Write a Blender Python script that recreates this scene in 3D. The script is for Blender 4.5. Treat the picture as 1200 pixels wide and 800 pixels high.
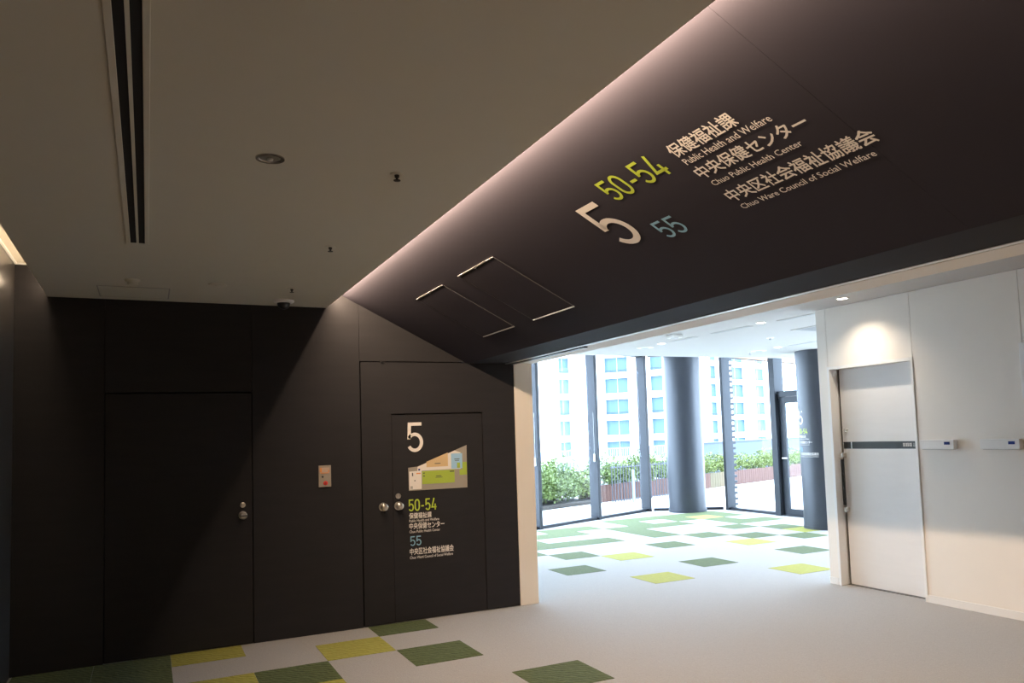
import bpy, bmesh, math, random
from mathutils import Vector, Matrix

for o in list(bpy.data.objects):
    bpy.data.objects.remove(o, do_unlink=True)
scene = bpy.context.scene
COL = scene.collection
PI = math.pi

# ------------------------------------------------------------------ camera
EYE = 1.5625
YAW, PITCH, ROLL = math.radians(27.370), math.radians(4.100), math.radians(-2.012)
cam_data = bpy.data.cameras.new('camera')
cam_data.sensor_width = 36.0
cam_data.lens = 36.0 * 938.24 / 1200.0
cam_data.shift_x = -56.84 / 1200.0
cam_data.shift_y = 42.06 / 1200.0
cam_data.clip_start = 0.05
cam_data.clip_end = 500
cam = bpy.data.objects.new('camera', cam_data)
COL.objects.link(cam)
fwd = Vector((math.sin(YAW) * math.cos(PITCH), math.cos(YAW) * math.cos(PITCH), math.sin(PITCH)))
r0 = Vector((math.cos(YAW), -math.sin(YAW), 0))
u0 = r0.cross(fwd)
rgt = r0 * math.cos(ROLL) + u0 * math.sin(ROLL)
upv = -r0 * math.sin(ROLL) + u0 * math.cos(ROLL)
cam.matrix_world = Matrix(((rgt.x, upv.x, -fwd.x, 0), (rgt.y, upv.y, -fwd.y, 0), (rgt.z, upv.z, -fwd.z, EYE), (0, 0, 0, 1)))
scene.camera = cam

# ------------------------------------------------------------------ light and exposure
SKY = 18.5           # bright overcast sky
LED = 240.0          # cove light strips
world = bpy.data.worlds.new('overcast_sky')
scene.world = world
world.use_nodes = True
wn = world.node_tree.nodes
wn['Background'].inputs['Color'].default_value = (0.63, 0.78, 1.0, 1)
wn['Background'].inputs['Strength'].default_value = SKY
scene.view_settings.view_transform = 'Standard'
scene.view_settings.look = 'None'
scene.view_settings.gamma = 1.0
scene.view_settings.use_curve_mapping = False
scene.view_settings.exposure = 0.0

# ------------------------------------------------------------------ materials
MATS = {}
def mat(name, color, rough=0.6, metal=0.0, var=0.06, scale=30.0, bump=0.0, bscale=None, emit=0.0, ecol=None, spec=0.5, stretch=None):
    if name in MATS:
        return MATS[name]
    m = bpy.data.materials.new(name)
    m.use_nodes = True
    nt = m.node_tree
    b = nt.nodes['Principled BSDF']
    b.inputs['Roughness'].default_value = rough
    b.inputs['Metallic'].default_value = metal
    b.inputs['Specular IOR Level'].default_value = spec
    tc = nt.nodes.new('ShaderNodeTexCoord')
    mp = nt.nodes.new('ShaderNodeMapping')
    if stretch:
        mp.inputs['Scale'].default_value = stretch
    nt.links.new(tc.outputs['Object'], mp.inputs['Vector'])
    nz = nt.nodes.new('ShaderNodeTexNoise')
    nz.inputs['Scale'].default_value = scale
    nz.inputs['Detail'].default_value = 4
    nt.links.new(mp.outputs['Vector'], nz.inputs['Vector'])
    rp = nt.nodes.new('ShaderNodeMapRange')
    rp.inputs['To Min'].default_value = 1 - var
    rp.inputs['To Max'].default_value = 1 + var
    nt.links.new(nz.outputs['Fac'], rp.inputs['Value'])
    mx = nt.nodes.new('ShaderNodeMix')
    mx.data_type = 'RGBA'
    mx.blend_type = 'MULTIPLY'
    mx.inputs['Factor'].default_value = 1.0
    mx.inputs['A'].default_value = (*color, 1)
    nt.links.new(rp.outputs['Result'], mx.inputs['B'])
    nt.links.new(mx.outputs['Result'], b.inputs['Base Color'])
    if bump > 0:
        bn = nt.nodes.new('ShaderNodeBump')
        bn.inputs['Strength'].default_value = bump
        bn.inputs['Distance'].default_value = 0.004
        n2 = nt.nodes.new('ShaderNodeTexNoise')
        n2.inputs['Scale'].default_value = bscale or scale * 3
        n2.inputs['Detail'].default_value = 3
        nt.links.new(mp.outputs['Vector'], n2.inputs['Vector'])
        nt.links.new(n2.outputs['Fac'], bn.inputs['Height'])
        nt.links.new(bn.outputs['Normal'], b.inputs['Normal'])
    if emit > 0:
        b.inputs['Emission Color'].default_value = (*(ecol or color), 1)
        b.inputs['Emission Strength'].default_value = emit
    MATS[name] = m
    return m

def glass_mat(name, tint, refl):
    m = bpy.data.materials.new(name)
    m.use_nodes = True
    nt = m.node_tree
    nt.nodes.clear()
    out = nt.nodes.new('ShaderNodeOutputMaterial')
    tr = nt.nodes.new('ShaderNodeBsdfTransparent')
    tr.inputs['Color'].default_value = (*tint, 1)
    gl = nt.nodes.new('ShaderNodeBsdfGlossy')
    gl.inputs['Roughness'].default_value = 0.02
    lw = nt.nodes.new('ShaderNodeLayerWeight')
    lw.inputs['Blend'].default_value = 0.5
    pw = nt.nodes.new('ShaderNodeMath')
    pw.operation = 'POWER'
    pw.inputs[1].default_value = 4.0
    nt.links.new(lw.outputs['Facing'], pw.inputs[0])
    ml = nt.nodes.new('ShaderNodeMath')
    ml.operation = 'MULTIPLY_ADD'
    ml.inputs[1].default_value = 0.25
    ml.inputs[2].default_value = refl
    nt.links.new(pw.outputs[0], ml.inputs[0])
    mx = nt.nodes.new('ShaderNodeMixShader')
    nt.links.new(ml.outputs[0], mx.inputs[0])
    nt.links.new(tr.outputs[0], mx.inputs[1])
    nt.links.new(gl.outputs[0], mx.inputs[2])
    nt.links.new(mx.outputs[0], out.inputs['Surface'])
    return m

def carpet_mat(name, c1, c2, ribs):
    """loop pile carpet: two yarn colours, fine ribs"""
    m = bpy.data.materials.new(name)
    m.use_nodes = True
    nt = m.node_tree
    b = nt.nodes['Principled BSDF']
    b.inputs['Roughness'].default_value = 0.95
    b.inputs['Specular IOR Level'].default_value = 0.2
    b.inputs['Sheen Weight'].default_value = 0.05
    b.inputs['Sheen Roughness'].default_value = 0.4
    tc = nt.nodes.new('ShaderNodeTexCoord')
    nz = nt.nodes.new('ShaderNodeTexNoise')
    nz.inputs['Scale'].default_value = 160
    nz.inputs['Detail'].default_value = 3
    nt.links.new(tc.outputs['Object'], nz.inputs['Vector'])
    wv = nt.nodes.new('ShaderNodeTexWave')
    wv.inputs['Scale'].default_value = ribs
    wv.inputs['Distortion'].default_value = 6
    wv.inputs['Detail'].default_value = 2
    wv.bands_direction = 'DIAGONAL'
    nt.links.new(tc.outputs['Object'], wv.inputs['Vector'])
    ad = nt.nodes.new('ShaderNodeMath')
    ad.operation = 'ADD'
    nt.links.new(nz.outputs['Fac'], ad.inputs[0])
    nt.links.new(wv.outputs['Fac'], ad.inputs[1])
    rp = nt.nodes.new('ShaderNodeMapRange')
    rp.inputs['From Min'].default_value = 0.4
    rp.inputs['From Max'].default_value = 1.5
    nt.links.new(ad.outputs[0], rp.inputs['Value'])
    mx = nt.nodes.new('ShaderNodeMix')
    mx.data_type = 'RGBA'
    mx.inputs['A'].default_value = (*c1, 1)
    mx.inputs['B'].default_value = (*c2, 1)
    nt.links.new(rp.outputs['Result'], mx.inputs['Factor'])
    nt.links.new(mx.outputs['Result'], b.inputs['Base Color'])
    bn = nt.nodes.new('ShaderNodeBump')
    bn.inputs['Strength'].default_value = 0.5
    bn.inputs['Distance'].default_value = 0.003
    nt.links.new(ad.outputs[0], bn.inputs['Height'])
    nt.links.new(bn.outputs['Normal'], b.inputs['Normal'])
    return m

CARPET = carpet_mat('carpet_grey', (0.31, 0.298, 0.285), (0.48, 0.465, 0.448), 40)
CARPET_G = carpet_mat('carpet_green', (0.042, 0.062, 0.016), (0.125, 0.155, 0.055), 13)
CARPET_Y = carpet_mat('carpet_lime', (0.27, 0.26, 0.035), (0.42, 0.40, 0.08), 13)
DARK = mat('charcoal_laminate', (0.0320, 0.0310, 0.0335), 0.7, spec=0.06, var=0.12, scale=3, bump=0.05, bscale=220, stretch=(1, 1, 6))
SOFF = mat('charcoal_soffit_paint', (0.0395, 0.0360, 0.0460), 0.7, spec=0.06, var=0.06, scale=3)
DARKC = mat('charcoal_column', (0.030, 0.034, 0.045), 0.42, var=0.08, scale=6)
JOINT = mat('joint_black', (0.006, 0.006, 0.007), 0.8)
CEIL = mat('ceiling_board', (0.56, 0.525, 0.44), 0.85, var=0.02, scale=8, bump=0.05, bscale=160)
LOBBYC = mat('lobby_ceiling_board', (0.50, 0.475, 0.45), 0.85, var=0.02, scale=8, bump=0.05, bscale=160)
WHITE = mat('white_wall_panel', (0.82, 0.775, 0.71), 0.55, var=0.02, scale=4, bump=0.03, bscale=300)
WHITE2 = mat('white_door_laminate', (0.76, 0.745, 0.73), 0.45, var=0.03, scale=3, stretch=(1, 1, 8))
CREAM = mat('cream_frame_paint', (0.86, 0.775, 0.66), 0.5, var=0.02, scale=5)
PLASTIC = mat('white_plastic', (0.80, 0.79, 0.77), 0.4, var=0.01)
BEIGEP = mat('beige_plate', (0.36, 0.31, 0.25), 0.45, var=0.04)
STEEL = mat('satin_steel', (0.62, 0.58, 0.53), 0.28, 1.0, var=0.05, scale=60)
ALU = mat('aluminium_edge', (0.70, 0.68, 0.66), 0.35, 1.0, var=0.05, scale=60)
BLACK = mat('black_plastic', (0.012, 0.012, 0.014), 0.35)
BANDM = mat('black_band', (0.02, 0.025, 0.027), 0.4)
SLOT = mat('slot_black', (0.004, 0.004, 0.006), 0.9)
FRAME = mat('bronze_black_metal', (0.020, 0.023, 0.030), 0.5, 0.0, spec=0.35, var=0.08, scale=12)
INKW = mat('ink_white', (0.86, 0.80, 0.74), 0.6, var=0.01)
INKG = mat('ink_lime', (0.50, 0.62, 0.05), 0.6, var=0.01)
INKB = mat('ink_blue', (0.26, 0.50, 0.66), 0.6, var=0.01)
INKT = mat('ink_tan', (0.70, 0.50, 0.26), 0.6, var=0.02)
INKGR = mat('ink_grey', (0.36, 0.32, 0.26), 0.6, var=0.02)
INKLB = mat('ink_light_blue', (0.36, 0.60, 0.80), 0.6, var=0.02)
INKLG = mat('ink_leaf', (0.40, 0.52, 0.06), 0.6, var=0.02)
INKO = mat('ink_orange', (0.80, 0.30, 0.08), 0.5, var=0.02)
RED = mat('red_button', (0.70, 0.03, 0.02), 0.4)
LCD = mat('blue_display', (0.03, 0.06, 0.22), 0.2)
LEDM = mat('led_diffuser', (1, 1, 1), 0.5, emit=LED, ecol=(1.0, 0.74, 0.51))
LEDL = mat('led_diffuser_warm', (1, 1, 1), 0.5, emit=45.0, ecol=(1.0, 0.76, 0.52))
LAMPM = mat('lamp_lens', (1, 1, 1), 0.4, emit=12.0, ecol=(1.0, 0.90, 0.78))
LENSOFF = mat('lamp_reflector', (0.45, 0.43, 0.40), 0.25, 0.8)
GLASS = glass_mat('clear_glass', (0.96, 0.99, 0.99), 0.006)
PAVE = mat('pale_paving', (0.62, 0.60, 0.57), 0.8, var=0.08, scale=4, bump=0.1)
SOIL = mat('dark_soil', (0.045, 0.038, 0.033), 0.95, var=0.5, scale=12, bump=0.6, bscale=30)
CORTEN = mat('rust_brown_boards', (0.075, 0.030, 0.020), 0.75, var=0.35, scale=14, bump=0.1, stretch=(6, 6, 0.4))
OLIVE = mat('olive_boards', (0.09, 0.07, 0.035), 0.75, var=0.3, scale=14, stretch=(6, 6, 0.4))
WOODS = mat('orange_wood_boards', (0.40, 0.20, 0.08), 0.6, var=0.2, scale=10, stretch=(1, 8, 1))
RAILW = mat('pale_rail_paint', (0.16, 0.19, 0.24), 0.5)
RAILD = mat('dark_rail_paint', (0.022, 0.026, 0.038), 0.5)
PARA = mat('blue_grey_parapet', (0.045, 0.060, 0.090), 0.7, var=0.1, scale=2)
BWALL = mat('white_tile_facade', (0.66, 0.66, 0.66), 0.8, var=0.04, scale=1)
BGLASS = mat('curtained_glass', (0.040, 0.085, 0.122), 0.5, var=0.35, scale=2.5, stretch=(3, 3, 0.05))
BRAIL = mat('far_rail', (0.008, 0.016, 0.03), 0.5)
CITY = mat('street_grey', (0.35, 0.35, 0.35), 0.9, var=0.2, scale=0.1)
LEAF1 = mat('leaf_green', (0.090, 0.128, 0.026), 0.6, var=0.35, scale=3)
LEAF2 = mat('leaf_yellow_green', (0.095, 0.125, 0.020), 0.6, var=0.35, scale=3)
STEMM = mat('brown_stem', (0.09, 0.06, 0.04), 0.8)

# ------------------------------------------------------------------ geometry helpers
class MB:
    def __init__(s):
        s.v = []
        s.f = []
    def add(s, vs, fs):
        k = len(s.v)
        s.v += [tuple(p) for p in vs]
        s.f += [tuple(i + k for i in f) for f in fs]
        return s
    def box(s, x0, x1, y0, y1, z0, z1):
        vs = [(x, y, z) for z in (z0, z1) for y in (y0, y1) for x in (x0, x1)]
        return s.add(vs, [(0, 2, 3, 1), (4, 5, 7, 6), (0, 1, 5, 4), (2, 6, 7, 3), (0, 4, 6, 2), (1, 3, 7, 5)])
    def bbox(s, x0, x1, y0, y1, z0, z1, b=0.004):
        """box with chamfered edges"""
        bm = bmesh.new()
        bmesh.ops.create_cube(bm, size=1)
        for v in bm.verts:
            v.co = Vector(((x0 + x1) / 2 + v.co.x * (x1 - x0), (y0 + y1) / 2 + v.co.y * (y1 - y0), (z0 + z1) / 2 + v.co.z * (z1 - z0)))
        bmesh.ops.bevel(bm, geom=bm.edges[:], offset=b, segments=2, affect='EDGES', profile=0.5)
        return s.frombm(bm)
    def frombm(s, bm):
        bm.verts.index_update()
        s.add([v.co[:] for v in bm.verts], [[v.index for v in f.verts] for f in bm.faces])
        bm.free()
        return s
    def prism(s, pts, a, b, axis='y'):
        """closed polygon (2D) extruded from a to b along axis"""
        n = len(pts)
        def P(p, t):
            return {'y': (p[0], t, p[1]), 'z': (p[0], p[1], t), 'x': (t, p[0], p[1])}[axis]
        vs = [P(p, a) for p in pts] + [P(p, b) for p in pts]
        fs = [tuple(range(n)), tuple(range(2 * n - 1, n - 1, -1))]
        for i in range(n):
            j = (i + 1) % n
            fs.append((i, i + n, j + n, j))
        return s.add(vs, fs)
    def lathe(s, prof, c=(0, 0, 0), axis='z', n=24):
        """profile [(radius, height)] turned round an axis through c"""
        vs = []
        for (r, h) in prof:
            for k in range(n):
                a = 2 * PI * k / n
                p = (r * math.cos(a), r * math.sin(a), h)
                if axis == 'y':
                    p = (p[0], p[2], p[1])
                elif axis == 'x':
                    p = (p[2], p[0], p[1])
                vs.append((c[0] + p[0], c[1] + p[1], c[2] + p[2]))
        fs = []
        m = len(prof)
        for i in range(m - 1):
            for k in range(n):
                l = (k + 1) % n
                fs.append((i * n + k, i * n + l, (i + 1) * n + l, (i + 1) * n + k))
        fs.append(tuple(range(n - 1, -1, -1)))
        fs.append(tuple((m - 1) * n + k for k in range(n)))
        return s.add(vs, fs)
    def ribbon(s, pts, w, sx=1, sy=1, ox=0, oy=0):
        """flat stroke of width w along a 2D polyline"""
        P = [Vector((p[0] * sx + ox, p[1] * sy + oy)) for p in pts]
        n = len(P)
        L, R = [], []
        for i in range(n):
            d1 = (P[i] - P[i - 1]).normalized() if i else (P[1] - P[0]).normalized()
            d2 = (P[i + 1] - P[i]).normalized() if i < n - 1 else d1
            t = d1 + d2
            t = t.normalized() if t.length > 1e-6 else d1
            nn = Vector((-t.y, t.x))
            k = 1 / max(0.35, nn.dot(Vector((-d1.y, d1.x))))
            L.append(P[i] + nn * w / 2 * k)
            R.append(P[i] - nn * w / 2 * k)
        vs = [(p.x, p.y, 0) for p in L] + [(p.x, p.y, 0) for p in R]
        return s.add(vs, [(i, n + i, n + i + 1, i + 1) for i in range(n - 1)])
    def flip_fix(s, me):
        bm = bmesh.new()
        bm.from_mesh(me)
        bmesh.ops.recalc_face_normals(bm, faces=bm.faces[:])
        bm.to_mesh(me)
        bm.free()
    def mesh(s, name, m, fix=True):
        me = bpy.data.meshes.new(name)
        me.from_pydata(s.v, [], s.f)
        if fix:
            s.flip_fix(me)
        me.materials.append(m)
        me.update()
        return me
    def build(s, name, m, parent=None, smooth=False, loc=None, rz=0.0, fix=True):
        me = s.mesh(name, m, fix)
        if smooth:
            for p in me.polygons:
                p.use_smooth = True
            try:
                me.set_sharp_from_angle(angle=math.radians(35))
            except Exception:
                pass
        o = bpy.data.objects.new(name, me)
        COL.objects.link(o)
        o.parent = parent
        if loc:
            o.location = loc
        if rz:
            o.rotation_euler = (0, 0, rz)
        return o

def tag(o, label, cat=None, group=None, kind=None):
    o['label'] = label
    if cat:
        o['category'] = cat
    if group:
        o['group'] = group
    if kind:
        o['kind'] = kind
    return o

def empty(name, loc=(0, 0, 0), rz=0.0):
    o = bpy.data.objects.new(name, None)
    o.empty_display_size = 0.1
    COL.objects.link(o)
    o.location = loc
    o.rotation_euler = (0, 0, rz)
    return o

def inst(me, name, parent, loc=(0, 0, 0), rot=None):
    o = bpy.data.objects.new(name, me)
    COL.objects.link(o)
    o.parent = parent
    o.location = loc
    if rot:
        o.rotation_euler = rot
    return o

# ------------------------------------------------------------------ room dimensions
D = 6.897       # dark wall plane (Y)
XW = 6.040      # white wall plane (X)
HC = 2.708      # corridor ceiling
HL = 2.730      # lobby ceiling
HH = 2.246      # underside of the header over the opening
YB = -2.2       # rear end of the corridor
XL = -0.856     # left wall plane
ZU = 2.947      # ceiling inside the coves

# ------------------------------------------------------------------ floor
floor = MB().prism([(-1.1, YB - 0.2), (10.15, YB - 0.2), (10.15, 12.62), (8.92, 13.52), (3.0, 11.13), (-1.1, 11.13)], -0.03, 0.0, 'z').build('floor', CARPET)
tag(floor, 'grey loop pile carpet floor running from dark corridor to bright lobby', 'floor', kind='structure')
TX, TY = 2.158, 5.025
green = [(0, -1), (-1, 1), (-1, 3), (-3, 1), (-5, 3), (-5, 2), (-6, 3), (-6, 2),
         (4, 6), (5, 8), (7, 5), (8, 8), (10, 5), (12, 7), (11, 8), (10, 9), (12, 10), (13, 9), (14, 11),
         (7, 10), (6, 10), (5, 10), (4, 9), (4, 11), (5, 11), (9, 10), (9, 11), (9, 12), (10, 12), (7, 12), (6, 12),
         (11, 12), (10, 13), (12, 13), (11, 14), (12, 14), (13, 14), (8, 13), (7, 13), (13, 12),
         (15, 12), (14, 13), (13, 11), (15, 10), (10, 14), (9, 14), (14, 14), (3, 10), (3, 11)]
lime = [(-2, 2), (-4, 3), (-4, 1), (-3, 0), (5, 4), (8, 3), (6, 7), (10, 7), (13, 8), (13, 13)]
tile_g = MB().bbox(0.001, 0.499, 0.001, 0.499, -0.004, 0.0025, 0.0012).mesh('carpet_tile', CARPET_G)
tile_y = MB().bbox(0.001, 0.499, 0.001, 0.499, -0.004, 0.0025, 0.0012).mesh('carpet_tile', CARPET_Y)
def inside_floor(i, j):
    for dx in (0.02, 0.48):
        for dy in (0.02, 0.48):
            x, y = TX + 0.5 * i + dx, TY + 0.5 * j + dy
            if x > 9.98 or y > 12.14 + (x - 5.785) * 0.4024 or y > 13.34 - (x - 8.87) * 0.72 and x > 8.87:
                return False
            if x < 3.07 and y > D + 0.14:
                return False
            if x < 3.28 and y > D and x > 3.0:
                return False
    return True
def half_tile(i, j, m):
    y0, y1 = TY + 0.5 * j, min(TY + 0.5 * j + 0.5, D)
    MB().bbox(TX + 0.5 * i + 0.001, TX + 0.5 * i + 0.499, y0 + 0.001, y1, -0.004, 0.0025, 0.0012).build('carpet_tile', m, floor)
for lst, me, cm in ((green, tile_g, CARPET_G), (lime, tile_y, CARPET_Y)):
    for (i, j) in lst:
        if j == 3 and i < 1:
            half_tile(i, j, cm)
        elif inside_floor(i, j):
            inst(me, 'carpet_tile', floor, (TX + 0.5 * i, TY + 0.5 * j, 0))

# ------------------------------------------------------------------ dark end wall with its panels
wall_back = MB().box(-1.05, 3.06, D + 0.045, D + 0.20, 0, 3.1).build('wall_back', JOINT)
tag(wall_back, 'charcoal panelled wall closing the dark corridor', 'wall', kind='structure')
G = 0.0013
def wpanel(x0, x1, z0, z1):
    MB().bbox(x0 + G, x1 - G, D, D + 0.045, z0 + G, z1 - G, 0.002).build('wall_panel', DARK, wall_back)
wpanel(-1.05, -0.285, 0, 3.1)
wpanel(-0.285, 0.754, 1.996, 3.1)
wpanel(0.754, 1.624, 0, 3.1)
wpanel(1.624, 3.06, 2.256, 3.1)

# ------------------------------------------------------------------ door in the dark wall
door_1 = empty('door_1', (0.23, D, 0))
tag(door_1, 'flush charcoal door hidden in the dark wall, steel knob on its right', 'door', kind='structure')
MB().bbox(-0.511, 0.520, 0.004, 0.044, 0.006, 1.988, 0.003).build('door_leaf', DARK, door_1)
kn = MB().lathe([(0.032, 0.004), (0.032, -0.004), (0.012, -0.006), (0.012, -0.035), (0.024, -0.038), (0.029, -0.048), (0.029, -0.062), (0.022, -0.070)], (0.448, 0, 1.013), 'y').build('knob', STEEL, door_1, smooth=True)
MB().box(0.422, 0.474, -0.0725, -0.0695, 1.009, 1.017).build('knob_slot', BLACK, kn)
MB().lathe([(0.021, 0.004), (0.021, -0.006), (0.010, -0.008), (0.010, -0.012)], (0.448, 0, 1.094), 'y').build('lock_cylinder', STEEL, door_1, smooth=True)

# ------------------------------------------------------------------ fire door with a wicket
door_2 = empty('door_2', (2.35, D, 0))
tag(door_2, 'wide charcoal fire door with smaller door set in it, carrying lettering and floor map', 'door', kind='structure')
body = MB()
x0, x1, wx0, wx1, wz, ht = -0.716, 0.722, -0.452, 0.393, 1.787, 2.250
body.box(x0, wx0 - 0.004, 0.004, 0.044, 0.006, ht).box(wx1 + 0.004, x1, 0.004, 0.044, 0.006, ht).box(wx0 - 0.004, wx1 + 0.004, 0.004, 0.044, wz + 0.010, ht)
body.build('door_leaf', DARK, door_2)
MB().bbox(wx0, wx1, 0.010, 0.044, 0.006, wz, 0.002).build('wicket_door', DARK, door_2)
KP = [(0.037, 0.004), (0.037, -0.003), (0.014, -0.006), (0.014, -0.030), (0.026, -0.034), (0.032, -0.046), (0.030, -0.060), (0.018, -0.068)]
for kx in (-0.543, -0.408):
    MB().lathe(KP, (kx, 0, 0.997), 'y').build('knob', STEEL, door_2, smooth=True)
MB().lathe([(0.023, 0.004), (0.023, -0.006), (0.011, -0.008), (0.011, -0.014)], (-0.409, 0, 1.082), 'y').build('lock_cylinder', STEEL, door_2, smooth=True)
MB().bbox(-0.545, -0.515, -0.006, 0.004, 2.238, 2.256, 0.002).build('door_catch', BLACK, door_2)

# ------------------------------------------------------------------ remaining corridor shell
wall_left = empty('wall_left', (XL, 0, 0))
tag(wall_left, 'dark side wall of smooth panels at the left edge of the corridor', 'wall', kind='structure')
DARKG = mat('dark_satin_panel', (0.045, 0.042, 0.040), 0.28, var=0.05, scale=4)
yy = YB
MB().box(-0.2, -0.03, YB, D, 0, 3.1).build('wall_core', JOINT, wall_left)
for y1 in (-1.2, 0.0, 1.2, 2.4, 3.6, 4.8, 6.0, D - 0.002):
    MB().bbox(-0.03, 0.0, yy + G, y1 - G, 0, ZU - 0.001, 0.003).build('wall_panel', DARKG, wall_left)
    yy = y1
wall_rear = MB().box(-1.1, 6.3, YB - 0.2, YB, 0, 3.1).build('wall_rear', DARK)
tag(wall_rear, 'plain charcoal wall closing the corridor behind the viewer', 'wall', kind='structure')

ceiling = MB().bbox(-0.655, 1.352, YB, D - 0.002, HC, HC + 0.022, 0.002).build('ceiling', CEIL)
tag(ceiling, 'grey-beige dropped ceiling panel with lit coves along both long edges', 'ceiling', kind='structure')
upper = MB().box(-1.05, 1.30, YB, D, ZU, ZU + 0.1).build('ceiling_cove', CEIL)
tag(upper, 'pale upper ceiling above the dropped panel, glowing at the left edge', 'ceiling', kind='structure')
ctrim = MB().bbox(XL, XL + 0.016, 0.0, D - 0.01, ZU - 0.014, ZU, 0.003).box(XL, -0.60, D - 0.014, D - 0.001, ZU - 0.012, ZU).build('trim_1', PLASTIC)
tag(ctrim, 'thin white bead where upper ceiling meets the left and end walls', 'trim', kind='structure')

# sloped dark soffit: plane from (1.489, 2.817) down to (2.610, 2.246)
SA = Vector((1.489, 0, 2.817))
SB = Vector((2.610, 0, 2.246))
ST = (SB - SA).normalized()               # down the slope
SN = Vector((ST.z, 0, -ST.x))             # out of the soffit, towards the room
if SN.z > 0:
    SN = -SN
def sp(s, off=0.0):
    p = SA + ST * s + SN * off
    return (p.x, p.z)
SLEN = (SB - SA).length
soffit = empty('ceiling_soffit', (SA.x, 0, SA.z))
tag(soffit, 'charcoal sloping soffit falling from the cove to the opening, lit along its top', 'soffit', kind='structure')
def sloc(p):
    return (p[0] - SA.x, p[1] - SA.z)
for (ya, yb) in ((YB, 1.825 - 0.0006), (1.825 + 0.0006, D - 0.002)):
    MB().prism([sloc(q) for q in (sp(-0.30), sp(SLEN), sp(SLEN, -0.02), sp(-0.30, -0.02))], ya, yb, 'y').build('soffit_panel', SOFF, soffit)
MB().prism([sloc(q) for q in (sp(-0.30, -0.021), sp(SLEN, -0.021), sp(SLEN, -0.05), sp(-0.30, -0.05))], YB, D - 0.002, 'y').build('soffit_backing', SOFF, soffit)
header = MB().bbox(2.6125, 2.985, YB, D - 0.002, HH, HH + 0.045, 0.003).build('trim_2', DARK)
tag(header, 'flat charcoal header strip under the foot of the sloping soffit', 'header', kind='structure')
track = empty('shutter_track', (3.02, 0, HH))
tag(track, 'slim metal sliding track under the header along the opening', 'track', kind='structure')
MB().bbox(-0.033, 0.004, YB, D - 0.002, -0.002, 0.03, 0.002).build('track_rail', ALU, track)
MB().box(0.005, 0.030, YB, D - 0.002, 0.012, 0.03).build('track_slot', SLOT, track)
MB().bbox(0.006, 0.052, 5.45, D - 0.004, -0.010, 0.012, 0.003).build('track_guide', BLACK, track)
MB().bbox(0.010, 0.030, 5.75, 5.82, -0.016, -0.009, 0.002).build('track_stop', STEEL, track)
# white frame round the opening
head = MB().bbox(3.052, 3.262, YB, D - 0.002, HH + 0.002, HL + 0.05, 0.003).build('trim_3', WHITE)
tag(head, 'cream frame head running above the wide opening', 'frame', kind='structure')
jamb = MB().bbox(3.075, 3.262, D, D + 0.22, 0, HL + 0.05, 0.003).build('trim_4', CREAM)
tag(jamb, 'cream upright jamb between dark wall and window wall', 'frame', kind='structure')
wall_inner = MB().box(3.06, 3.258, D + 0.221, 11.25, 0, 3.2).build('wall_inner', WHITE)
tag(wall_inner, 'white lobby side wall behind the cream jamb', 'wall', kind='structure')

# ------------------------------------------------------------------ white wall on the right with its door
wall_right = empty('wall_right', (XW, 0, 0))
tag(wall_right, 'warm white panelled wall of the lobby with a recessed door', 'wall', kind='structure')
core = MB()
YE = 5.984
DY0, DY1, DZ = 4.868, 5.850, 2.128
core.box(0.018, 0.30, YB, DY0, 0, HL).box(0.018, 0.30, DY1, YE - 0.002, 0, HL).box(0.018, 0.30, DY0, DY1, DZ, HL).box(0.22, 0.30, DY0, DY1, 0, DZ)
core.build('wall_core', WHITE, wall_right)
g = 0.0018
ys = [YE, 5.855, 4.858, 3.850, 2.842, 1.834, 0.826, -0.182, -1.19, YB]
for i in range(len(ys) - 1):
    za = 0.0 if i != 1 else DZ
    MB().bbox(0.0, 0.0178, ys[i + 1] + g, ys[i] - g, za, HL - 0.002, 0.0015).build('wall_panel', WHITE, wall_right)
base = MB().bbox(XW - 0.009, XW - 0.0005, YB, DY0 - 0.012, 0.0, 0.066, 0.002).build('baseboard_right', PLASTIC)
tag(base, 'low white baseboard along the white wall beside the door', 'baseboard', kind='structure')
base2 = MB().bbox(XW - 0.009, XW - 0.0005, 5.870, YE, 0.0, 0.066, 0.002).build('baseboard_end', PLASTIC)
tag(base2, 'short white baseboard piece between door frame and wall corner', 'baseboard', kind='structure')
wall_lobby = MB().box(XW + 0.31, 10.2, 5.78, 5.98, 0, 3.2).build('wall_lobby', WHITE)
tag(wall_lobby, 'white lobby wall turning the corner behind the white door', 'wall', kind='structure')

door_3 = empty('door_3', (XW, 5.36, 0))
tag(door_3, 'white sliding door with black band and black bar handle', 'door', kind='structure')
fr = MB()
fr.bbox(-0.010, 0.10, DY1 - 5.36 - 0.018, DY1 - 5.36 + 0.014, 0, DZ + 0.014, 0.002)
fr.bbox(-0.010, 0.10, DY0 - 5.36 - 0.014, DY0 - 5.36 + 0.012, 0, DZ + 0.014, 0.002)
fr.bbox(-0.010, 0.10, DY0 - 5.36 + 0.012, DY1 - 5.36 - 0.018, DZ - 0.016, DZ + 0.014, 0.002)
fr.build('door_frame', PLASTIC, door_3)
leaf = MB().bbox(0.100, 0.136, -0.485, 0.452, 0.008, DZ - 0.002, 0.002).build('door_leaf', WHITE2, door_3)
MB().box(0.100, 0.14, 0.4535, 0.4595, 0.004, DZ).build('door_gap', JOINT, door_3)
MB().box(0.08, 0.19, -0.49, 0.47, 0.0, 0.005).build('threshold', mat('threshold_grey', (0.18, 0.18, 0.18), 0.5, 0.3), door_3)
band = MB().box(0.0985, 0.1005, -0.470, 0.444, 1.327, 1.395).build('black_band', BANDM, door_3)
MB().box(0.0975, 0.0985, 0.338, 0.346, 1.327, 1.395).build('band_divider', ALU, band)
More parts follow.
